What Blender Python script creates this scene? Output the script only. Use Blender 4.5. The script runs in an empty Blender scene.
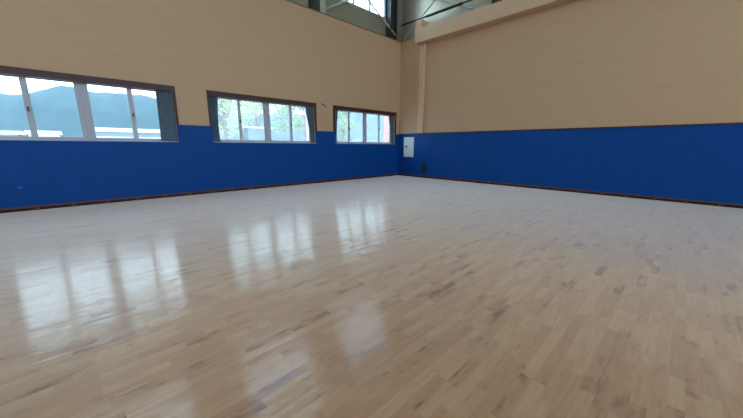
import bpy, bmesh, math, random
from mathutils import Vector, Matrix

S = bpy.context.scene
COL = S.collection
rnd = random.Random(7)

# ------------------------------------------------------------------ helpers
def box(bm, x0, x1, y0, y1, z0, z1):
    vs = [bm.verts.new((x, y, z)) for z in (z0, z1) for y in (y0, y1) for x in (x0, x1)]
    for f in ((0, 2, 3, 1), (4, 5, 7, 6), (0, 1, 5, 4), (2, 6, 7, 3), (0, 4, 6, 2), (1, 3, 7, 5)):
        bm.faces.new([vs[i] for i in f])
    return vs

def tube(bm, a, b, r, seg=10):
    a, b = Vector(a), Vector(b)
    d = (b - a)
    q = d.to_track_quat('Z', 'Y')
    ring = []
    for p in (a, b):
        ring.append([bm.verts.new(p + q @ Vector((r * math.cos(t * 2 * math.pi / seg), r * math.sin(t * 2 * math.pi / seg), 0))) for t in range(seg)])
    for i in range(seg):
        j = (i + 1) % seg
        bm.faces.new((ring[0][i], ring[0][j], ring[1][j], ring[1][i]))
    bm.faces.new(list(reversed(ring[0])))
    bm.faces.new(ring[1])

def lathe(bm, pts, seg=16, mat=None):
    """pts: (radius, height) along local z"""
    rings = []
    for r, h in pts:
        rings.append([bm.verts.new(Vector((r * math.cos(t * 2 * math.pi / seg), r * math.sin(t * 2 * math.pi / seg), h))) for t in range(seg)])
    for k in range(len(rings) - 1):
        for i in range(seg):
            j = (i + 1) % seg
            bm.faces.new((rings[k][i], rings[k][j], rings[k + 1][j], rings[k + 1][i]))
    bm.faces.new(list(reversed(rings[0])))
    bm.faces.new(rings[-1])
    if mat is not None:
        bmesh.ops.transform(bm, matrix=mat, verts=bm.verts)

def obj(name, bm, mat, parent=None, bevel=0.0, smooth=False):
    bmesh.ops.recalc_face_normals(bm, faces=bm.faces)
    me = bpy.data.meshes.new(name)
    bm.to_mesh(me)
    bm.free()
    me.materials.append(mat)
    if smooth:
        for p in me.polygons:
            p.use_smooth = True
    o = bpy.data.objects.new(name, me)
    COL.objects.link(o)
    if parent is not None:
        o.parent = parent
        o.matrix_parent_inverse = Matrix.Translation(-parent.location)
    if bevel > 0:
        m = o.modifiers.new('bevel', 'BEVEL')
        m.width = bevel
        m.segments = 2
        m.limit_method = 'ANGLE'
    return o

def boxobj(name, dims, mat, parent=None, bevel=0.0):
    bm = bmesh.new()
    box(bm, *dims)
    return obj(name, bm, mat, parent, bevel)

def thing(name, label, cat, loc, group=None):
    o = bpy.data.objects.new(name, None)
    COL.objects.link(o)
    o.empty_display_size = 0.1
    o.location = loc
    o['label'] = label
    o['category'] = cat
    if group:
        o['group'] = group
    return o

def tag(o, label, cat, group=None, kind=None):
    o['label'] = label
    o['category'] = cat
    if group:
        o['group'] = group
    if kind:
        o['kind'] = kind
    return o

def struct(o, label=None, cat=None):
    o['kind'] = 'structure'
    if label:
        o['label'] = label
    if cat:
        o['category'] = cat
    return o

# ------------------------------------------------------------------ materials
def srgb(r, g, b):
    f = lambda c: (c / 255 / 12.92) if c / 255 <= 0.04045 else ((c / 255 + 0.055) / 1.055) ** 2.4
    return (f(r), f(g), f(b), 1)

def mat(name, col, rough=0.6, metal=0.0, spec=0.5, noise=0.0, nscale=6.0, nstretch=(1, 1, 1), bump=0.0):
    m = bpy.data.materials.new(name)
    m.use_nodes = True
    nt = m.node_tree
    b = nt.nodes['Principled BSDF']
    b.inputs['Base Color'].default_value = col
    b.inputs['Roughness'].default_value = rough
    b.inputs['Metallic'].default_value = metal
    b.inputs['Specular IOR Level'].default_value = spec
    if noise > 0 or bump > 0:
        tc = nt.nodes.new('ShaderNodeTexCoord')
        mp = nt.nodes.new('ShaderNodeMapping')
        mp.inputs['Scale'].default_value = nstretch
        nz = nt.nodes.new('ShaderNodeTexNoise')
        nz.inputs['Scale'].default_value = nscale
        nz.inputs['Detail'].default_value = 5
        nt.links.new(tc.outputs['Object'], mp.inputs['Vector'])
        nt.links.new(mp.outputs['Vector'], nz.inputs['Vector'])
        if noise > 0:
            mr = nt.nodes.new('ShaderNodeMapRange')
            mr.inputs['From Min'].default_value = 0.3
            mr.inputs['From Max'].default_value = 0.7
            mr.inputs['To Min'].default_value = 1 - noise
            mr.inputs['To Max'].default_value = 1 + noise
            nt.links.new(nz.outputs['Fac'], mr.inputs['Value'])
            vm = nt.nodes.new('ShaderNodeVectorMath')
            vm.operation = 'SCALE'
            vm.inputs[0].default_value = col[:3]
            nt.links.new(mr.outputs['Result'], vm.inputs['Scale'])
            nt.links.new(vm.outputs['Vector'], b.inputs['Base Color'])
        if bump > 0:
            bp = nt.nodes.new('ShaderNodeBump')
            bp.inputs['Strength'].default_value = bump
            bp.inputs['Distance'].default_value = 0.01
            nt.links.new(nz.outputs['Fac'], bp.inputs['Height'])
            nt.links.new(bp.outputs['Normal'], b.inputs['Normal'])
    return m

def floor_mat():
    m = bpy.data.materials.new('maple_strip_floor')
    m.use_nodes = True
    nt = m.node_tree
    L = nt.links.new
    b = nt.nodes['Principled BSDF']
    N = nt.nodes.new
    def math_(op, a=None, bb=None, clamp=False):
        n = N('ShaderNodeMath'); n.operation = op; n.use_clamp = clamp
        for i, v in enumerate((a, bb)):
            if v is None: continue
            if isinstance(v, (int, float)): n.inputs[i].default_value = v
            else: L(v, n.inputs[i])
        return n.outputs[0]
    tc = N('ShaderNodeTexCoord')
    sx = N('ShaderNodeSeparateXYZ'); L(tc.outputs['Object'], sx.inputs[0])
    X, Y = sx.outputs[0], sx.outputs[1]
    W = 0.072
    rowf = math_('DIVIDE', Y, W)
    row = math_('FLOOR', rowf)
    wn = N('ShaderNodeTexWhiteNoise'); wn.noise_dimensions = '1D'; L(row, wn.inputs['W'])
    rv = wn.outputs['Value']
    ln = math_('ADD', math_('MULTIPLY', rv, 0.20), 0.28)             # strip length of this row
    xo = math_('ADD', math_('DIVIDE', X, ln), math_('MULTIPLY', rv, 57.3))
    colu = math_('FLOOR', xo)
    cb = N('ShaderNodeCombineXYZ'); L(row, cb.inputs[0]); L(colu, cb.inputs[1])
    w2 = N('ShaderNodeTexWhiteNoise'); w2.noise_dimensions = '2D'; L(cb.outputs[0], w2.inputs['Vector'])
    pv = w2.outputs['Value']
    # tone of the strip
    cr = N('ShaderNodeValToRGB')
    e = cr.color_ramp.elements
    e[0].position = 0.0; e[0].color = FL[0]
    e[1].position = 1.0; e[1].color = FL[4]
    for p, c in ((0.06, FL[1]), (0.2, FL[2]), (0.6, FL[3])):
        k = e.new(p); k.color = c
    tz = N('ShaderNodeTexNoise'); tz.inputs['Scale'].default_value = 1.0; tz.inputs['Detail'].default_value = 2
    tmp_ = N('ShaderNodeMapping'); tmp_.inputs['Scale'].default_value = (4.0, 9.0, 1)
    L(tc.outputs['Object'], tmp_.inputs['Vector'])
    ts = N('ShaderNodeVectorMath'); ts.operation = 'MULTIPLY_ADD'
    L(w2.outputs['Color'], ts.inputs[0]); ts.inputs[1].default_value = (17, 71, 0); L(tmp_.outputs[0], ts.inputs[2])
    L(ts.outputs[0], tz.inputs['Vector'])
    tone = math_('ADD', pv, math_('MULTIPLY', math_('SUBTRACT', tz.outputs['Fac'], .42), 1.1), True)
    L(tone, cr.inputs[0])
    # grain
    mp = N('ShaderNodeMapping'); mp.inputs['Scale'].default_value = (2.2, 26, 1)
    L(tc.outputs['Object'], mp.inputs['Vector'])
    off = N('ShaderNodeVectorMath'); off.operation = 'ADD'
    L(mp.outputs[0], off.inputs[0]); L(w2.outputs['Color'], off.inputs[1])
    gz = N('ShaderNodeTexNoise'); gz.inputs['Scale'].default_value = 1.6; gz.inputs['Detail'].default_value = 6
    gz.inputs['Distortion'].default_value = 0.6
    sc = N('ShaderNodeVectorMath'); sc.operation = 'MULTIPLY_ADD'
    L(w2.outputs['Color'], sc.inputs[0]); sc.inputs[1].default_value = (31, 47, 0); L(mp.outputs[0], sc.inputs[2])
    L(sc.outputs[0], gz.inputs['Vector'])
    gr = N('ShaderNodeMapRange'); gr.inputs['From Min'].default_value = .3; gr.inputs['From Max'].default_value = .7
    gr.inputs['To Min'].default_value = .88; gr.inputs['To Max'].default_value = 1.1
    L(gz.outputs['Fac'], gr.inputs['Value'])
    # dark heartwood smudges inside some of the strips
    kz = N('ShaderNodeTexNoise'); kz.inputs['Scale'].default_value = 1.0; kz.inputs['Detail'].default_value = 3
    kmp = N('ShaderNodeMapping'); kmp.inputs['Scale'].default_value = (5.5, 17, 1)
    L(tc.outputs['Object'], kmp.inputs['Vector'])
    ks = N('ShaderNodeVectorMath'); ks.operation = 'MULTIPLY_ADD'
    L(w2.outputs['Color'], ks.inputs[0]); ks.inputs[1].default_value = (91, 13, 0); L(kmp.outputs[0], ks.inputs[2])
    L(ks.outputs[0], kz.inputs['Vector'])
    kr = N('ShaderNodeMapRange'); kr.inputs['From Min'].default_value = .62; kr.inputs['From Max'].default_value = .75
    kr.inputs['To Min'].default_value = 1.0; kr.inputs['To Max'].default_value = .55
    L(kz.outputs['Fac'], kr.inputs['Value'])
    # broad patches between deliveries of wood
    bz = N('ShaderNodeTexNoise'); bz.inputs['Scale'].default_value = 0.5; bz.inputs['Detail'].default_value = 2
    L(tc.outputs['Object'], bz.inputs['Vector'])
    br = N('ShaderNodeMapRange'); br.inputs['From Min'].default_value = .35; br.inputs['From Max'].default_value = .65
    br.inputs['To Min'].default_value = .94; br.inputs['To Max'].default_value = 1.06
    L(bz.outputs['Fac'], br.inputs['Value'])
    # seams
    fy = math_('FRACT', rowf)
    ey = math_('MINIMUM', fy, math_('SUBTRACT', 1.0, fy))
    fx = math_('FRACT', xo)
    ex = math_('MULTIPLY', math_('MINIMUM', fx, math_('SUBTRACT', 1.0, fx)), 4.6)
    ed = math_('MINIMUM', ey, ex)
    sm = N('ShaderNodeMapRange'); sm.inputs['From Min'].default_value = 0.0; sm.inputs['From Max'].default_value = .03
    sm.inputs['To Min'].default_value = .92; sm.inputs['To Max'].default_value = 1.0
    L(ed, sm.inputs['Value'])
    f = math_('MULTIPLY', math_('MULTIPLY', gr.outputs[0], kr.outputs[0]), math_('MULTIPLY', br.outputs[0], sm.outputs[0]))
    vm = N('ShaderNodeVectorMath'); vm.operation = 'SCALE'
    L(cr.outputs['Color'], vm.inputs[0]); L(f, vm.inputs['Scale'])
    L(vm.outputs[0], b.inputs['Base Color'])
    # every strip is slightly cupped across its width and sits at its own small tilt -> streaky reflections
    wz = N('ShaderNodeTexNoise'); wz.inputs['Scale'].default_value = 1.0; wz.inputs['Detail'].default_value = 3
    wmp = N('ShaderNodeMapping'); wmp.inputs['Scale'].default_value = (1.0, 14.0, 1)
    L(tc.outputs['Object'], wmp.inputs['Vector']); L(wmp.outputs[0], wz.inputs['Vector'])
    w3 = N('ShaderNodeSeparateColor'); L(w2.outputs['Color'], w3.inputs[0])
    ny = math_('MULTIPLY', math_('SUBTRACT', fy, .5), 2 * FLOOR_CUP)
    ny = math_('ADD', ny, math_('MULTIPLY', math_('SUBTRACT', w3.outputs[1], .5), 2 * FLOOR_TILT))
    ny = math_('ADD', ny, math_('MULTIPLY', math_('SUBTRACT', wz.outputs['Fac'], .5), 2 * FLOOR_WAVE))
    sz = N('ShaderNodeTexNoise'); sz.inputs['Scale'].default_value = 1.0; sz.inputs['Detail'].default_value = 1
    smp = N('ShaderNodeMapping'); smp.inputs['Scale'].default_value = (9, 1300, 1)      # sanding scratches along the grain
    L(tc.outputs['Object'], smp.inputs['Vector']); L(smp.outputs[0], sz.inputs['Vector'])
    ny = math_('ADD', ny, math_('MULTIPLY', math_('SUBTRACT', sz.outputs['Fac'], .5), 2 * FLOOR_SCRATCH))
    nx = math_('MULTIPLY', math_('SUBTRACT', w3.outputs[2], .5), .006)
    nv = N('ShaderNodeCombineXYZ'); L(nx, nv.inputs[0]); L(ny, nv.inputs[1]); nv.inputs[2].default_value = 1.0
    nn = N('ShaderNodeVectorMath'); nn.operation = 'NORMALIZE'; L(nv.outputs[0], nn.inputs[0])
    L(nn.outputs[0], b.inputs['Normal'])
    b.inputs['Roughness'].default_value = FLOOR_ROUGH
    b.inputs['Specular IOR Level'].default_value = FLOOR_SPEC
    b.inputs['Sheen Weight'].default_value = FLOOR_SHEEN      # fine sanding dust
    b.inputs['Sheen Roughness'].default_value = .42
    b.inputs['Sheen Tint'].default_value = (1, .92, .83, 1)
    b.inputs['Coat Weight'].default_value = .8
    b.inputs['Coat IOR'].default_value = 1.65
    b.inputs['Coat Roughness'].default_value = .12
    L(nn.outputs[0], b.inputs['Coat Normal'])
    return m

def brick_mat():
    m = bpy.data.materials.new('orange_brick')
    m.use_nodes = True
    nt = m.node_tree
    b = nt.nodes['Principled BSDF']
    tc = nt.nodes.new('ShaderNodeTexCoord')
    mp = nt.nodes.new('ShaderNodeMapping')
    mp.inputs['Rotation'].default_value = (math.radians(90), 0, math.radians(45))
    br = nt.nodes.new('ShaderNodeTexBrick')
    br.inputs['Color1'].default_value = srgb(222, 150, 124)
    br.inputs['Color2'].default_value = srgb(208, 132, 108)
    br.inputs['Mortar'].default_value = srgb(214, 200, 188)
    br.inputs['Scale'].default_value = 4.5
    nt.links.new(tc.outputs['Object'], mp.inputs['Vector'])
    nt.links.new(mp.outputs['Vector'], br.inputs['Vector'])
    nt.links.new(br.outputs['Color'], b.inputs['Base Color'])
    b.inputs['Roughness'].default_value = .85
    return m

def glass_mat(name, dust):
    """thin window glass: clear transmission, Fresnel reflection and a film of dust"""
    m = bpy.data.materials.new(name)
    m.use_nodes = True
    nt = m.node_tree
    nt.nodes.clear()
    N = nt.nodes.new
    out = N('ShaderNodeOutputMaterial')
    tr = N('ShaderNodeBsdfTransparent'); tr.inputs[0].default_value = (.90, .95, .95, 1)
    gl = N('ShaderNodeBsdfGlossy'); gl.inputs['Roughness'].default_value = .02
    fr = N('ShaderNodeFresnel'); fr.inputs[0].default_value = 1.16
    tl = N('ShaderNodeBsdfTranslucent'); tl.inputs[0].default_value = (.80, .90, 1.0, 1)
    tc = N('ShaderNodeTexCoord')
    nz = N('ShaderNodeTexNoise'); nz.inputs['Scale'].default_value = 2.5; nz.inputs['Detail'].default_value = 6
    nt.links.new(tc.outputs['Object'], nz.inputs['Vector'])
    mr = N('ShaderNodeMapRange'); mr.inputs['From Min'].default_value = .3; mr.inputs['From Max'].default_value = .7
    mr.inputs['To Min'].default_value = dust * .7; mr.inputs['To Max'].default_value = dust * 1.3
    nt.links.new(nz.outputs['Fac'], mr.inputs['Value'])
    m1 = N('ShaderNodeMixShader'); m2 = N('ShaderNodeMixShader')
    nt.links.new(mr.outputs[0], m1.inputs[0])
    nt.links.new(tr.outputs[0], m1.inputs[1]); nt.links.new(tl.outputs[0], m1.inputs[2])
    ge = N('ShaderNodeNewGeometry')
    sb = N('ShaderNodeMath'); sb.operation = 'SUBTRACT'; sb.use_clamp = True     # reflect once, at the outer skin of the sheet
    nt.links.new(fr.outputs[0], sb.inputs[0]); nt.links.new(ge.outputs['Backfacing'], sb.inputs[1])
    nt.links.new(sb.outputs[0], m2.inputs[0])
    nt.links.new(m1.outputs[0], m2.inputs[1]); nt.links.new(gl.outputs[0], m2.inputs[2])
    nt.links.new(m2.outputs[0], out.inputs[0])
    return m

def leaf_mat(name, c1, c2):
    m = mat(name, c1, rough=.6)
    nt = m.node_tree
    b = nt.nodes['Principled BSDF']
    oi = nt.nodes.new('ShaderNodeNewGeometry')
    cr = nt.nodes.new('ShaderNodeValToRGB')
    cr.color_ramp.elements[0].color = c1
    cr.color_ramp.elements[1].color = c2
    nt.links.new(oi.outputs['Random Per Island'], cr.inputs[0])
    nt.links.new(cr.outputs[0], b.inputs['Base Color'])
    tl = nt.nodes.new('ShaderNodeBsdfTranslucent')
    nt.links.new(cr.outputs[0], tl.inputs[0])
    ms = nt.nodes.new('ShaderNodeMixShader'); ms.inputs[0].default_value = .4
    out = nt.nodes['Material Output']
    nt.links.new(b.outputs[0], ms.inputs[1]); nt.links.new(tl.outputs[0], ms.inputs[2])
    nt.links.new(ms.outputs[0], out.inputs[0])
    return m

# floor tuning
FL = [srgb(124, 78, 50), srgb(156, 104, 68), srgb(179, 130, 89), srgb(184, 138, 96), srgb(192, 149, 107)]
FLOOR_ROUGH = .55
FLOOR_SPEC = .5
FLOOR_SHEEN = 1.0
FLOOR_CUP, FLOOR_TILT, FLOOR_WAVE, FLOOR_SCRATCH = .016, .018, .035, .18

M = {}
M['floor'] = floor_mat()
M['beige'] = mat('beige_painted_panel', srgb(200, 165, 128), .65, noise=.03, nscale=3, nstretch=(.35, .35, 5), bump=.05)
M['beam'] = mat('daylit_beige_board', srgb(216, 182, 148), .6, noise=.03)  # beige lining lightened to stand in for daylight on beam and pilaster
M['light_steel'] = mat('light_grey_steel', srgb(176, 174, 162), .5, noise=.05)
M['panel_metal'] = mat('lit_wall_sheet', srgb(204, 198, 178), .34, metal=.45, noise=.05, nscale=2)  # lighter copy of the wall sheet, brightened for the window glow
M['skirting'] = mat('red_brown_skirting_wood', srgb(100, 54, 46), .5, noise=.15, nscale=12)
M['edge'] = mat('brown_edge_strip', srgb(128, 100, 78), .6, noise=.1)
M['blue'] = mat('blue_wall_padding', srgb(5, 70, 146), .5, spec=.15, noise=.06, nscale=2.0, bump=.04)
M['brown'] = mat('dark_brown_wood', srgb(64, 28, 24), .5, noise=.15, nscale=12, nstretch=(.3, .3, 3))
M['dark'] = mat('dark_gap', srgb(26, 18, 16), .8, noise=.1)
M['alu'] = mat('grey_aluminium', srgb(176, 180, 190), .4, metal=.0, noise=.03)
M['handle'] = mat('black_plastic', srgb(30, 30, 32), .4, noise=.05)
M['glass'] = glass_mat('clean_window_glass', .02)
M['glass_dusty'] = glass_mat('dusty_window_glass', .11)
M['curtain'] = mat('teal_curtain_cloth', srgb(94, 116, 132), .85, noise=.08, nscale=30)
M['steel'] = mat('grey_green_painted_steel', srgb(126, 122, 106), .5, noise=.07, nscale=3)
M['steel_dark'] = mat('dark_shaded_steel', srgb(54, 56, 56), .5, noise=.07, nscale=3)  # steel darkened; on window-wall columns the dark stands in for shade
M['panel'] = mat('grey_green_wall_sheet', srgb(150, 146, 124), .35, noise=.05, nscale=2)
M['roof'] = mat('pale_roof_sheet', srgb(190, 196, 190), .5, noise=.04, nscale=2)
M['rod'] = mat('galvanised_rod', srgb(196, 196, 184), .4, metal=.2, noise=.04)
M['white'] = mat('white_painted_metal', srgb(206, 216, 218), .45, noise=.03)
M['black'] = mat('black_metal', srgb(20, 22, 34), .5, noise=.06)
M['hook'] = mat('rusty_brown_metal', srgb(84, 60, 44), .6, noise=.1)
M['brick'] = brick_mat()
M['concrete'] = mat('pale_concrete', srgb(190, 188, 182), .9, noise=.08, nscale=.6)
M['forest'] = mat('wooded_hillside', srgb(34, 52, 44), .95, noise=.25, nscale=.12)
M['shed_white'] = mat('white_sheet_roof', srgb(232, 234, 236), .6, noise=.03)
M['shed_grey'] = mat('grey_sheet_wall', srgb(140, 148, 156), .7, noise=.06)
M['pale_blue'] = mat('pale_blue_render', srgb(92, 112, 126), .8, noise=.04)
M['cream'] = mat('cream_render', srgb(222, 216, 204), .8, noise=.04)
M['win_dark'] = mat('distant_window_glass', srgb(96, 118, 130), .2, noise=.05)
M['bark'] = mat('tree_bark', srgb(110, 92, 74), .9, noise=.2, nscale=10)
M['leaf_a'] = leaf_mat('green_leaves', srgb(128, 156, 104), srgb(172, 190, 136))
M['leaf_b'] = leaf_mat('yellow_green_leaves', srgb(170, 182, 120), srgb(198, 202, 150))

# ------------------------------------------------------------------ room dimensions (metres)
XW, YS, H = -26.0, -18.0, 9.0        # far side wall, wall behind the camera, eaves height
ZP = 1.935                           # top of the blue padding
ZB = 5.95                            # top of the beige lining
BAY = 4.41
XC = [-19.70, -15.29, -10.88, -6.47, -2.06]          # window centres
SILL, HEAD = 1.475, 2.84
HW = 1.765                           # half width of a window opening
T = .30                              # thickness of the lining

# floor
bm = bmesh.new(); box(bm, XW, 0, YS, 0, -.15, 0)
struct(obj('floor', bm, M['floor']), 'pale maple strip sports floor with glossy varnish', 'floor')

# left wall (y = 0 .. T) with the window openings
bm = bmesh.new()
edges = [XW]
for c in XC:
    edges += [c - HW, c + HW]
edges.append(.0)
for i in range(0, len(edges), 2):
    box(bm, edges[i], edges[i + 1], 0, T, 0, ZB)
for c in XC:
    box(bm, c - HW, c + HW, 0, T, 0, SILL)
    box(bm, c - HW, c + HW, 0, T, HEAD, ZB)
struct(obj('wall_left', bm, M['beige']), 'beige lined wall with three long windows', 'wall')

# right wall
bm = bmesh.new(); box(bm, 0, T, YS, T, 0, ZB)
struct(obj('wall_right', bm, M['beige']), 'plain beige wall without windows', 'wall')

# blue padding
bm = bmesh.new()
PD = .03
for i in range(0, len(edges), 2):
    box(bm, edges[i], edges[i + 1], -PD, 0, .0, ZP)
for c in XC:
    box(bm, c - HW, c + HW, -PD, 0, .0, SILL)
struct(obj('wall_left_padding', bm, M['blue']), 'blue lower band of the window wall', 'wall padding')
bm = bmesh.new(); box(bm, -PD, 0, YS, -PD, 0, ZP)
struct(obj('wall_right_padding', bm, M['blue']), 'blue lower band of the windowless wall', 'wall padding')

# dark cap strip along the top of the right padding, thin dark edge on the beige lining
bm = bmesh.new(); box(bm, -.05, 0, YS, -PD, ZP, ZP + .035)
struct(obj('trim_1', bm, M['brown']), 'thin dark brown strip along the top of the right blue band', 'trim')
bm = bmesh.new(); box(bm, XW, -.02, -.02, .3, ZB, ZB + .03)
struct(obj('trim_2', bm, M['edge']), 'thin brown edge along the top of the beige window wall', 'trim')

# skirting with long ventilation slots
def skirting(name, along, lo, hi, label, ph):
    ht, th = .095, .045
    bm = bmesh.new()
    def add(a, b, z0, z1, t0=0.0, t1=th):
        if along == 'x':
            box(bm, a, b, -PD - t1, -PD - t0, z0, z1)
        else:
            box(bm, -PD - t1, -PD - t0, a, b, z0, z1)
    add(lo, hi, .058, ht)                     # upper rail
    a = hi - ph
    while a > lo:
        add(max(lo, a - .075), a, 0, .058)    # bridging blocks between the slots
        a -= .585
    o = struct(obj(name, bm, M['skirting']), label, 'skirting')
    bm = bmesh.new()
    if along == 'x':
        box(bm, lo, hi, -PD - .012, -PD, 0, .058)
    else:
        box(bm, -PD - .012, -PD, lo, hi, 0, .058)
    obj('slot_back', bm, M['dark'], o)
skirting('baseboard_left', 'x', XW, -.08, 'dark brown slotted skirting below the windows', .13)
skirting('baseboard_right', 'y', YS, -.03, 'dark brown slotted skirting along the windowless wall', .4)

# ------------------------------------------------------------------ windows
def latch(parent, x, y, z):
    bm = bmesh.new()
    box(bm, x - .016, x + .016, y - .022, y, z - .05, z + .05)
    box(bm, x - .010, x + .010, y - .05, y - .02, z - .012, z + .03)
    return obj('latch', bm, M['handle'], parent, .004)

def window(n, c, label):
    yo = .16                                   # room-side face of the aluminium frame
    fr = bmesh.new()
    x0, x1 = c - HW, c + HW
    fw = .045
    box(fr, x0, x0 + fw, yo, yo + .11, SILL, HEAD)
    box(fr, x1 - fw, x1, yo, yo + .11, SILL, HEAD)
    box(fr, x0 + fw, x1 - fw, yo - .01, yo + .11, SILL, SILL + .04)
    box(fr, x0 + fw, x1 - fw, yo, yo + .11, HEAD - .04, HEAD)
    box(fr, c - .03, c + .03, yo, yo + .11, SILL + .04, HEAD - .04)
    w = obj('window_%d' % n, fr, M['alu'], None, .004)
    struct(w, label, 'window' if label else None)
    # inner sill board
    s = bmesh.new(); box(s, x0, x1, -.035, yo - .01, SILL - .0, SILL + .022)
    obj('window_sill', s, M['alu'], w, .004)
    # casing on the room side
    cs = bmesh.new()
    box(cs, x0 - .055, x1 + .055, -.04, .012, HEAD - .07, HEAD + .075)
    box(cs, x0 - .055, x0, -.035, .012, ZP, HEAD - .07)
    box(cs, x1, x1 + .055, -.035, .012, ZP, HEAD - .07)
    obj('casing', cs, M['brown'], w, .004)
    # four sliding sashes
    q = (x1 - x0 - 2 * fw - .06) / 4
    starts = [x0 + fw, x0 + fw + q, c + .03, c + .03 + q]
    for k, a in enumerate(starts):
        yy = yo + (.02 if k in (1, 2) else .06)
        lo, hi = SILL + .04, HEAD - .04
        a0, a1 = a - (.05 if k in (1, 3) else 0), a + q + (.05 if k in (0, 2) else 0)
        sb = bmesh.new()
        st = .085
        box(sb, a0, a0 + st, yy, yy + .032, lo, hi)
        box(sb, a1 - st, a1, yy, yy + .032, lo, hi)
        box(sb, a0 + st, a1 - st, yy, yy + .032, lo, lo + .05)
        box(sb, a0 + st, a1 - st, yy, yy + .032, hi - .04, hi)
        sh = obj('sash', sb, M['alu'], w, .003)
        g = bmesh.new(); box(g, a0 + st, a1 - st, yy + .013, yy + .017, lo + .05, hi - .04)
        obj('pane', g, M['glass_dusty' if n in (2, 3) else 'glass'], sh)
        if k == 1:
            latch(sh, a0 + .0425, yy, 2.13)
        if k == 2:
            latch(sh, a1 - .0425, yy, 2.13)
    return w

window(1, XC[2], 'long window with a view of hazy blue hills')
window(2, XC[3], 'middle long window with trees and low pale buildings behind')
window(3, XC[4], 'long window nearest the room corner')
window(10, XC[1], None)  # this and the next lie out of view, added for daylight
window(11, XC[0], None)

# ------------------------------------------------------------------ curtains bunched at the window sides
def curtain(x_out, x_in_top, x_in_bot, label, bulge=0.0, seed=1):
    r = random.Random(seed)
    bm = bmesh.new()
    nu, nv = 64, 24
    zt, zb = HEAD - .004, SILL + .026
    y0 = .075
    amp0 = .026
    nf = 6
    rows = []
    ph = [r.uniform(-.5, .5) for _ in range(nf + 2)]
    for j in range(nv + 1):
        t = j / nv
        z = zt + (zb - zt) * t
        e = t * t * (3 - 2 * t)
        xi = x_in_top + (x_in_bot - x_in_top) * e + bulge * math.sin(math.pi * t)
        row = []
        for i in range(nu + 1):
            u = i / nu
            f = u * nf
            k = int(min(f, nf - 1e-6))
            a = math.sin(2 * math.pi * f + ph[k] * .6 * t)
            y = y0 + amp0 * (.75 + .25 * math.cos(3 * t + ph[k])) * a
            x = x_out + (xi - x_out) * u + .006 * math.sin(4 * math.pi * f + 2 * t)
            x = min(max(x, min(x_out, xi) + .002), max(x_out, xi) - .002)
            row.append(bm.verts.new((x, y, z)))
        rows.append(row)
    for j in range(nv):
        for i in range(nu):
            bm.faces.new((rows[j][i], rows[j][i + 1], rows[j + 1][i + 1], rows[j + 1][i]))
    o = obj('curtain', bm, M['curtain'], None, 0, True)
    sd = o.modifiers.new('thick', 'SOLIDIFY'); sd.thickness = .004; sd.offset = 0
    return tag(o, label, 'curtain', 'teal curtains drawn back beside the windows')

curtain(XC[2] + HW, XC[2] + 1.40, XC[2] + 1.375, 'dark teal curtain at the right end of the hill-view window', 0, 1)
curtain(XC[3] - HW, XC[3] - 1.50, XC[3] - 1.545, 'dark teal curtain at the left end of the middle window', -.03, 2)
curtain(XC[3] + HW, XC[3] + 1.42, XC[3] + 1.60, 'tapering teal curtain at the right end of the middle window', 0, 3)
curtain(XC[4] - HW, XC[4] - 1.53, XC[4] - 1.60, 'teal curtain at the left end of the corner window', -.02, 4)
curtain(XC[4] + HW, XC[4] + 1.40, XC[4] + 1.59, 'teal curtain hanging right beside the room corner', 0, 5)

# ------------------------------------------------------------------ steelwork above the lining
# outer sheet wall with clerestory windows on the left side
YO = .32
ZG, ZGT = 6.80, 8.7
bays = [(.15 - BAY * (k + 1), .15 - BAY * k) for k in range(6)]
bm = bmesh.new()
box(bm, XW, .62, YO, YO + .06, ZB - .1, ZG)
box(bm, XW, .62, YO, YO + .06, ZGT, H)
glz = []
for k, (a, b) in enumerate(bays):
    g0, g1 = a + .82, b - .88
    glz.append((g0, g1))
    box(bm, max(a, XW), g0, YO, YO + .06, ZG, ZGT)
    box(bm, g1, b, YO, YO + .06, ZG, ZGT)
box(bm, b - BAY - .0, b - BAY + .0001, YO, YO + .06, ZG, ZGT)
struct(obj('wall_left_upper', bm, M['panel']), 'grey-green sheet metal wall above the beige lining, with high windows', 'wall')
for k, (g0, g1) in enumerate(glz[:4]):
    fr = bmesh.new()
    n = 3
    st = .06
    box(fr, g0, g1, YO - .03, YO + .05, ZG, ZG + .05)
    box(fr, g0, g1, YO - .03, YO + .05, ZGT - .05, ZGT)
    for i in range(n + 1):
        x = g0 + (g1 - g0 - st) * i / n
        box(fr, x, x + st, YO - .03, YO + .05, ZG + .05, ZGT - .05)
    w = struct(obj('window_%d' % (4 + k), fr, M['alu'], None, .004))
    if k == 0:
        w['label'] = 'bright high window above the corner window'; w['category'] = 'window'
    for i in range(n):
        x = g0 + (g1 - g0 - st) * i / n
        p = bmesh.new(); box(p, x + st, g0 + (g1 - g0 - st) * (i + 1) / n, YO + .01, YO + .014, ZG + .05, ZGT - .05)
        obj('pane', p, M['glass'], w)

# upper sheet wall on the right side
bm = bmesh.new(); box(bm, .32, .38, YS, .38, ZB - .1, H)
struct(obj('wall_right_upper', bm, M['panel_metal']), 'pale grey-green sheet metal wall above the beige beam', 'wall')
# ledges on top of the lining
bm = bmesh.new(); box(bm, XW, .32, T, .32, ZB - .12, ZB)
struct(obj('trim_3', bm, M['steel_dark']))

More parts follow.
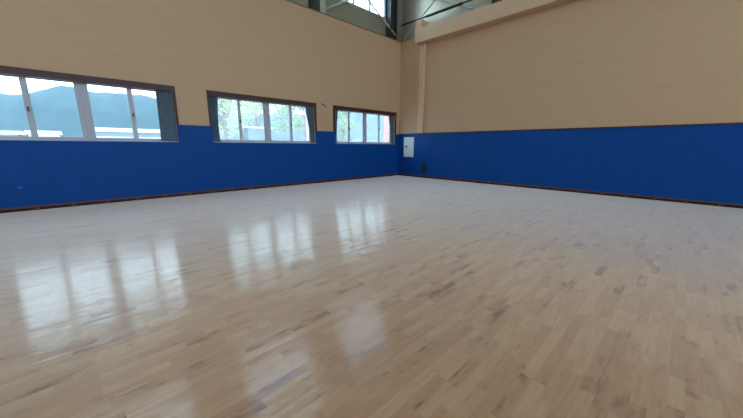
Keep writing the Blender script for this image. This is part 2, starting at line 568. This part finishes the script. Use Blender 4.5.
def h_column(name, cx, cy, z0, z1, axis, m, label, d=.30, fw=.24):
    bm = bmesh.new()
    t = .022
    if axis == 'x':      # web runs along y, flanges face the room
        box(bm, cx - fw / 2, cx + fw / 2, cy - d / 2, cy - d / 2 + t, z0, z1)
        box(bm, cx - fw / 2, cx + fw / 2, cy + d / 2 - t, cy + d / 2, z0, z1)
        box(bm, cx - t / 2, cx + t / 2, cy - d / 2 + t, cy + d / 2 - t, z0, z1)
    else:
        box(bm, cx - d / 2, cx - d / 2 + t, cy - fw / 2, cy + fw / 2, z0, z1)
        box(bm, cx + d / 2 - t, cx + d / 2, cy - fw / 2, cy + fw / 2, z0, z1)
        box(bm, cx - d / 2 + t, cx + d / 2 - t, cy - t / 2, cy + t / 2, z0, z1)
    return struct(obj(name, bm, m), label, 'steel column')

CZ = ZB + .046
for k in range(1, 5):
    xc = .15 - BAY * k
    hc = h_column('steel_column', xc + .06, .165, CZ, H, 'x', M['light_steel'],
             'light grey steel column between two high windows' if k == 1 else 'light grey steel column further along the window wall')
    bm = bmesh.new(); box(bm, xc - .36, xc - .15, .04, .30, CZ, H)
    obj('web_shade_plate', bm, M['steel_dark'], hc)  # added dark strip standing in for the shaded web side
hc = h_column('steel_column', -.49, .155, CZ, H, 'y', M['steel_dark'], 'shade-darkened steel column standing in the room corner', .40, .30)  # coloured dark where its web lies in shade
bm = bmesh.new(); box(bm, -.27, .10, .02, .30, CZ, H)
obj('corner_plate', bm, M['steel'], hc)
for k in range(1, 4):
    h_column('steel_column', .165, -4.25 - BAY * (k - 1), ZB, H, 'x', M['steel_dark'], 'steel column above the beige beam on the right')

def rod(a, b, r, m, label, name='brace_rod'):
    bm = bmesh.new(); tube(bm, a, b, r)
    # turnbuckle sleeve and end plates
    A, B = Vector(a), Vector(b)
    d = (B - A).normalized()
    tube(bm, A + d * .9, A + d * 1.2, r * 1.8)
    o = obj(name, bm, m, None, 0, False)
    return struct(o, label, 'brace rod')

rod((.0, .06, CZ + .03), (-4.2, .06, 8.25), .028, M['rod'], 'thin steel brace rod rising left from the corner column')
rod((-4.12, .10, CZ + .14), (-.05, .10, 8.45), .028, M['rod'], 'thin steel brace rod crossing in front of the bright high window')
rod((.04, -.02, CZ + .03), (.04, -4.15, 8.75), .028, M['rod'], 'thin brace rod rising right from the corner column')
rod((.09, -4.15, 5.98), (.09, -.10, 8.0), .026, M['rod'], 'pale brace rod sloping down behind the beige beam')
# dark girt rail along the right wall
bm = bmesh.new(); tube(bm, (-.02, .0, 6.63), (-.02, YS, 6.63), .03)
tube(bm, (-.02, -1.35, 6.63), (-.02, -3.0, 6.63), .05)
struct(obj('girt_rail', bm, M['black']), 'dark horizontal rail above the beige beam', 'steel rail')

# roof
bm = bmesh.new(); box(bm, XW, .4, YS, .4, H, H + .12)
struct(obj('ceiling', bm, M['roof']), 'pale metal roof underside', 'ceiling')

# ------------------------------------------------------------------ beige boxed beam and pilaster on the right wall
bm = bmesh.new()
box(bm, -.40, 0, YS, -1.10, 5.585, 6.10)
box(bm, -.40, 0, -1.42, -1.10, 6.10, 6.44)
struct(obj('wall_right_beam', bm, M['beam'], None, .01), 'long boxed beige beam projecting high on the right wall', 'beam')
bm = bmesh.new()
box(bm, -.14, 0, -1.40, -1.18, ZP + .035, 5.585)
box(bm, -.05, 0, -1.165, -1.12, ZP + .035, 5.585)
struct(obj('wall_right_pilaster', bm, M['beam'], None, .008), 'narrow beige pilaster under the end of the beam', 'pilaster')

# ------------------------------------------------------------------ fittings
t = thing('wall_mounted_cabinet', 'white metal wall cabinet with a black knob near the room corner', 'cabinet', (-PD, -.64, .90))
bm = bmesh.new(); box(bm, -PD - .045, -PD, -.955, -.385, .90, 1.80); obj('body', bm, M['white'], t, .006)
bm = bmesh.new(); box(bm, -PD - .06, -PD - .045, -.94, -.40, .915, 1.785); dr = obj('door', bm, M['white'], t, .005)
bm = bmesh.new()
lathe(bm, [(.05, 0), (.05, .012), (.034, .02), (.034, .045), (.026, .05)], 18,
      Matrix.Translation((-PD - .06, -.55, 1.37)) @ Matrix.Rotation(math.radians(-90), 4, 'Y'))
kn = obj('knob', bm, M['handle'], dr, 0, True); kn['label'] = 'black round knob'

t = thing('wall_box', 'small black metal box low on the blue padding right of the white cabinet', 'wall box', (-PD, -1.55, .24))
bm = bmesh.new(); box(bm, -PD - .06, -PD, -1.66, -1.48, .24, .66); obj('body', bm, M['black'], t, .008)
bm = bmesh.new(); box(bm, -PD - .075, -PD - .06, -1.645, -1.495, .26, .50); obj('cover', bm, M['black'], t, .004)
bm = bmesh.new()
for k in range(4):
    box(bm, -PD - .068, -PD - .058, -1.64, -1.50, .53 + k * .028, .541 + k * .028)
obj('vent_slats', bm, M['handle'], t)

t = thing('wall_hook', 'small brown metal hook bent out of the beige wall between two windows', 'hook', (-4.35, 0, 2.90))
bm = bmesh.new()
lathe(bm, [(.03, 0), (.03, .01), (.012, .016)], 14, Matrix.Translation((-4.36, 0, 2.91)) @ Matrix.Rotation(math.radians(90), 4, 'X'))
obj('base_plate', bm, M['hook'], t)
bm = bmesh.new(); tube(bm, (-4.36, -.012, 2.91), (-4.31, -.09, 2.84), .014); tube(bm, (-4.31, -.09, 2.84), (-4.26, -.13, 2.79), .014)
obj('prong', bm, M['hook'], t)

# pale scuff on the padding, small socket plate on the right padding
bm = bmesh.new(); box(bm, -12.15, -12.09, -PD - .006, -PD - .0002, .475, .53)
t = obj('wall_patch', bm, mat('faded_patch', srgb(40, 98, 172), .6, noise=.1, nscale=20), None, .003)
tag(t, 'small pale blue patch on the blue padding under the hill-view window', 'patch')
t = thing('wall_socket', 'small dark blue socket plate low on the right blue padding', 'socket', (-PD, -3.32, .56))
sb = mat('dark_blue_plate', srgb(14, 60, 130), .5, noise=.05)
bm = bmesh.new(); box(bm, -PD - .012, -PD, -3.38, -3.26, .50, .62); obj('plate', bm, sb, t, .004)
bm = bmesh.new(); box(bm, -PD - .018, -PD - .012, -3.35, -3.29, .53, .59); obj('insert', bm, M['black'], t, .003)

# ------------------------------------------------------------------ unseen far walls: lower wall plus piers, openings between sized to light the room
SIDE0 = 7.3
OPEN0, OPEN1 = 3.6, 8.3
bm = bmesh.new()
box(bm, XW, 0, YS - .3, YS, 0, OPEN0)
box(bm, XW, 0, YS - .3, YS, OPEN1, H)
for k in range(7):
    x = .15 - BAY * k
    if x > XW: box(bm, x - .35, min(x + .35, .3), YS - .3, YS, OPEN0, OPEN1)
struct(obj('wall_back', bm, M['beige']))
bm = bmesh.new()
box(bm, XW - .3, XW, YS, .3, 0, SIDE0)
box(bm, XW - .3, XW, YS, .3, OPEN1, H)
for k in range(5):
    y = .15 - BAY * k
    box(bm, XW - .3, XW, y - .35, min(y + .35, .3), SIDE0, OPEN1)
struct(obj('wall_side', bm, M['beige']))

# ------------------------------------------------------------------ outside
bm = bmesh.new(); box(bm, -200, 260, .7, 420, -.6, -.3)
struct(obj('ground', bm, M['concrete']), 'pale yard outside the windows', 'ground')
bm = bmesh.new(); box(bm, XW - 60, 60, YS - 60, YS - .3, -.6, -.3)
box(bm, XW - 60, XW - .3, YS - .3, .7, -.6, -.3)
struct(obj('ground_behind', bm, M['concrete']))

# brick buttress piers on the outside of the window wall
for k in range(0, 3):
    bm = bmesh.new(); box(bm, .15 - BAY * k - .31, .15 - BAY * k + .31, .385, .86, -.3, H)
    struct(obj('brick_pier', bm, M['brick'], None, .01),
           ['orange brick pier seen through the right end of the corner window',
            'orange brick pier seen beside the right curtain of the middle window',
            'orange brick pier between the hill-view and middle windows'][k], 'pier')

# wooded ridge
ridge = [(-140, 20), (-100, 26), (-70, 31), (-43, 32.6), (-38, 32.6), (-32.7, 33.5), (-23, 37.5), (-12.4, 41.5), (-8.5, 41), (-1.4, 39.5),
         (8.4, 39.2), (21.4, 39.7), (27.7, 40.8), (34, 39.6), (40.5, 38), (60, 34), (90, 30), (130, 33), (180, 36), (250, 30), (330, 22)]
def mountain(name, pts, y0, depth, hs, label):
    bm = bmesh.new()
    r = random.Random(3)
    n = 160
    xs = [pts[0][0] + (pts[-1][0] - pts[0][0]) * i / n for i in range(n + 1)]
    def hz(x):
        for (a, ha), (b, hb) in zip(pts, pts[1:]):
            if a <= x <= b:
                return ha + (hb - ha) * (x - a) / (b - a)
        return pts[-1][1]
    rows = []
    m_ = 14
    for j in range(2 * m_ + 1):
        t = j / m_
        p = math.sin(min(t, 2 - t) * math.pi / 2) ** 1.3
        row = []
        for x in xs:
            h = hz(x) * hs * p - .5
            w = 1 if 0 < j < 2 * m_ else 0
            h += w * (1.4 * math.sin(x * .21 + j * .9) + .9 * math.sin(x * .53 - j * 1.7)) * .35
            row.append(bm.verts.new((x, y0 + depth * (t - 1), h)))
        rows.append(row)
    for j in range(2 * m_):
        for i in range(n):
            bm.faces.new((rows[j][i], rows[j][i + 1], rows[j + 1][i + 1], rows[j + 1][i]))
    return struct(obj(name, bm, M['forest'], None, 0, True), label, 'hill')
mountain('hill', ridge, 300, 110, 1.0, 'long wooded hill, blue with haze, seen through the left window')

# low buildings beyond the left window
t = thing('long_shed', 'long low white-roofed shed at the foot of the hill', 'building', (-6, 42, -.3))
boxobj('wall', (-10.0, 1.5, 40.2, 46, -.3, 2.95), M['shed_grey'], t)
bm = bmesh.new(); box(bm, -10.3, 1.8, 39.8, 46.4, 2.95, 3.4); obj('roof', bm, M['shed_white'], t)
bm = bmesh.new(); box(bm, -10.05, 1.55, 40.02, 40.2, 1.6, 2.35); obj('wall_band', bm, M['shed_white'], t)
for (x0, x1, z, lab, mm) in ((-19.5, -15.6, 2.75, 'small white shed left of the first window bar', 'shed_white'),
                             (-14.9, -12.6, 2.85, 'small pale grey shed right of the first window bar', 'cream')):
    t = thing('small_shed', lab, 'building', ((x0 + x1) / 2, 42, -.3))
    boxobj('wall', (x0, x1, 40, 44, -.3, z - .35), M['shed_grey' if mm == 'shed_white' else mm], t)
    bm = bmesh.new(); box(bm, x0 - .2, x1 + .2, 39.7, 44.3, z - .35, z); obj('roof', bm, M['shed_white'], t)
    boxobj('door', (x0 + .5, x0 + 1.3, 39.95, 40, -.3, 1.9), M['win_dark'], t)

# pale low buildings beyond the middle window
for (x0, x1, y0, z, lab) in ((-3.0, -1.55, 15, 2.92, 'narrow pale blue hut left of the gap behind the middle window'),
                             (-1.15, .95, 15, 2.88, 'wider pale blue hut right of the gap behind the middle window')):
    t = thing('pale_hut', lab, 'building', ((x0 + x1) / 2, y0 + 1.3, -.3))
    boxobj('wall', (x0, x1, y0, y0 + 2.6, -.3, z - .12), M['pale_blue'], t)
    boxobj('roof', (x0 - .08, x1 + .08, y0 - .08, y0 + 2.7, z - .12, z), M['shed_white'], t)
    boxobj('window', (x0 + .3, x0 + .95, y0 - .03, y0, 1.0, 1.9), M['win_dark'], t)

# taller pale blue building beyond the corner window
t = thing('pale_blue_building', 'tall pale blue building behind the corner window', 'building', (19, 25, -.3))
boxobj('wall', (13.4, 26.0, 20.5, 28, -.3, 7.6), M['pale_blue'], t)
boxobj('roof', (13.1, 26.3, 20.2, 28.3, 7.6, 8.0), M['cream'], t)
for i in range(4):
    for z in (.9,):
        f = boxobj('window', (14.4 + i * 2.9, 15.9 + i * 2.9, 20.44, 20.5, z, z + 1.3), M['shed_grey'], t)
        boxobj('pane', (14.5 + i * 2.9, 15.8 + i * 2.9, 20.42, 20.44, z + .1, z + 1.2), M['win_dark'], f)

def tree(x, y, h, rw, leaf, label, seed, n=2600, ls=.16):
    r = random.Random(seed)
    t = thing('tree', label, 'tree', (x, y, -.3), 'trees behind the windows')
    bm = bmesh.new()
    tube(bm, (x, y, -.3), (x + .1, y, h * .62), .13, 10)
    cl = []
    for k in range(11):
        a = r.uniform(0, 6.283); rr = rw * r.uniform(.25, .75)
        p = Vector((x + rr * math.cos(a), y + rr * math.sin(a), h * r.uniform(.38, .9)))
        cl.append((p, rw * r.uniform(.36, .56)))
        tube(bm, (x + .05, y, h * r.uniform(.25, .5)), p, .04, 6)
    cl.append((Vector((x, y, h * .8)), rw * .6))
    obj('trunk', bm, M['bark'], t)
    bm = bmesh.new()
    for i in range(n):
        p, s = r.choice(cl)
        d = Vector((r.gauss(0, 1), r.gauss(0, 1), r.gauss(0, 1))).normalized() * s * r.uniform(.35, 1) ** .6
        c = p + d
        u = Vector((r.gauss(0, 1), r.gauss(0, 1), r.gauss(0, 1))).normalized()
        v = u.cross(Vector((r.gauss(0, 1), r.gauss(0, 1), r.gauss(0, 1)))).normalized()
        a = ls * r.uniform(.6, 1.2)
        bm.faces.new([bm.verts.new(c + u * a), bm.verts.new(c + v * a * .5), bm.verts.new(c - u * a), bm.verts.new(c - v * a * .5)])
    obj('foliage', bm, M[leaf], t)

tree(-3.6, 13.0, 6.4, 1.6, 'leaf_b', 'yellow-green tree beside the left curtain of the middle window', 11)
tree(-1.6, 22.0, 8.6, 2.6, 'leaf_b', 'pale leafy tree rising behind the narrow pale blue hut', 12, 3400)
tree(3.0, 23.0, 9.0, 2.4, 'leaf_b', 'pale leafy tree rising behind the wider pale blue hut', 16, 3400)
tree(3.9, 17.5, 7.4, 1.9, 'leaf_a', 'green tree right of the centre bar of the middle window', 13)
tree(7.6, 20.5, 8.2, 1.9, 'leaf_a', 'green tree beside the brick pier behind the middle window', 14)
tree(1.2, 29.0, 10.5, 3.2, 'leaf_a', 'broad tree standing far back behind the centre bar of the middle window', 17, 4200)
tree(7.7, 14.0, 6.6, 1.3, 'leaf_a', 'slim green tree beside the left curtain of the corner window', 15, 2000)

# ------------------------------------------------------------------ haze between the yard and the hills (real scattering volume)
hz = bpy.data.materials.new('morning_haze')
hz.use_nodes = True
nt = hz.node_tree
nt.nodes.clear()
vo = nt.nodes.new('ShaderNodeVolumeScatter')
vo.inputs['Color'].default_value = (.24, .60, 1.0, 1)
vo.inputs['Density'].default_value = .00062
vo.inputs['Anisotropy'].default_value = 0.0
ou = nt.nodes.new('ShaderNodeOutputMaterial')
nt.links.new(vo.outputs[0], ou.inputs['Volume'])
bm = bmesh.new(); box(bm, -160, 320, 48, 410, -.25, 60)
hzo = obj('haze', bm, hz)
tag(hzo, 'blue morning haze lying in front of the wooded hills', 'haze', None, 'stuff')

# ------------------------------------------------------------------ sky
w = bpy.data.worlds.new('World'); S.world = w; w.use_nodes = True
nt = w.node_tree
bg = nt.nodes['Background']
tc = nt.nodes.new('ShaderNodeTexCoord')
sp = nt.nodes.new('ShaderNodeSeparateXYZ'); nt.links.new(tc.outputs['Generated'], sp.inputs[0])
cr = nt.nodes.new('ShaderNodeValToRGB')
el = cr.color_ramp.elements
el[0].position = 0.0; el[0].color = (.59, .80, 1.0, 1)
el[1].position = 1.0; el[1].color = (.60, .79, 1.0, 1)
k = el.new(.3); k.color = (.66, .84, 1.0, 1)
nt.links.new(sp.outputs[2], cr.inputs[0])
nt.links.new(cr.outputs[0], bg.inputs[0])
bg.inputs[1].default_value = 5.6

# ------------------------------------------------------------------ camera
cd = bpy.data.cameras.new('camera')
co = bpy.data.objects.new('camera', cd); COL.objects.link(co)
f_px, yaw, pit, rol = 297.6275, .766242516, .208978279, .00509093
cd.sensor_fit = 'HORIZONTAL'; cd.sensor_width = 36; cd.lens = f_px / 743 * 36
cd.clip_start = .05; cd.clip_end = 2000
fw = Vector((math.cos(pit) * math.sin(yaw), math.cos(pit) * math.cos(yaw), -math.sin(pit)))
rt = Vector((math.cos(yaw), -math.sin(yaw), 0)); up = rt.cross(fw)
r2 = math.cos(rol) * rt + math.sin(rol) * up
u2 = -math.sin(rol) * rt + math.cos(rol) * up
mt = Matrix((r2, u2, -fw)).transposed().to_4x4()
mt.translation = (-11.09, -9.6576, 1.4)
co.matrix_world = mt
S.camera = co

# ------------------------------------------------------------------ view
vs = S.view_settings
S.display_settings.display_device = 'sRGB'
vs.view_transform = 'Standard'; vs.look = 'None'; vs.exposure = 0.0; vs.gamma = 1.0; vs.use_curve_mapping = False
cy = S.cycles
cy.max_bounces = 12; cy.diffuse_bounces = 6; cy.glossy_bounces = 4; cy.transparent_max_bounces = 16; cy.volume_bounces = 2
cy.sample_clamp_indirect = 8
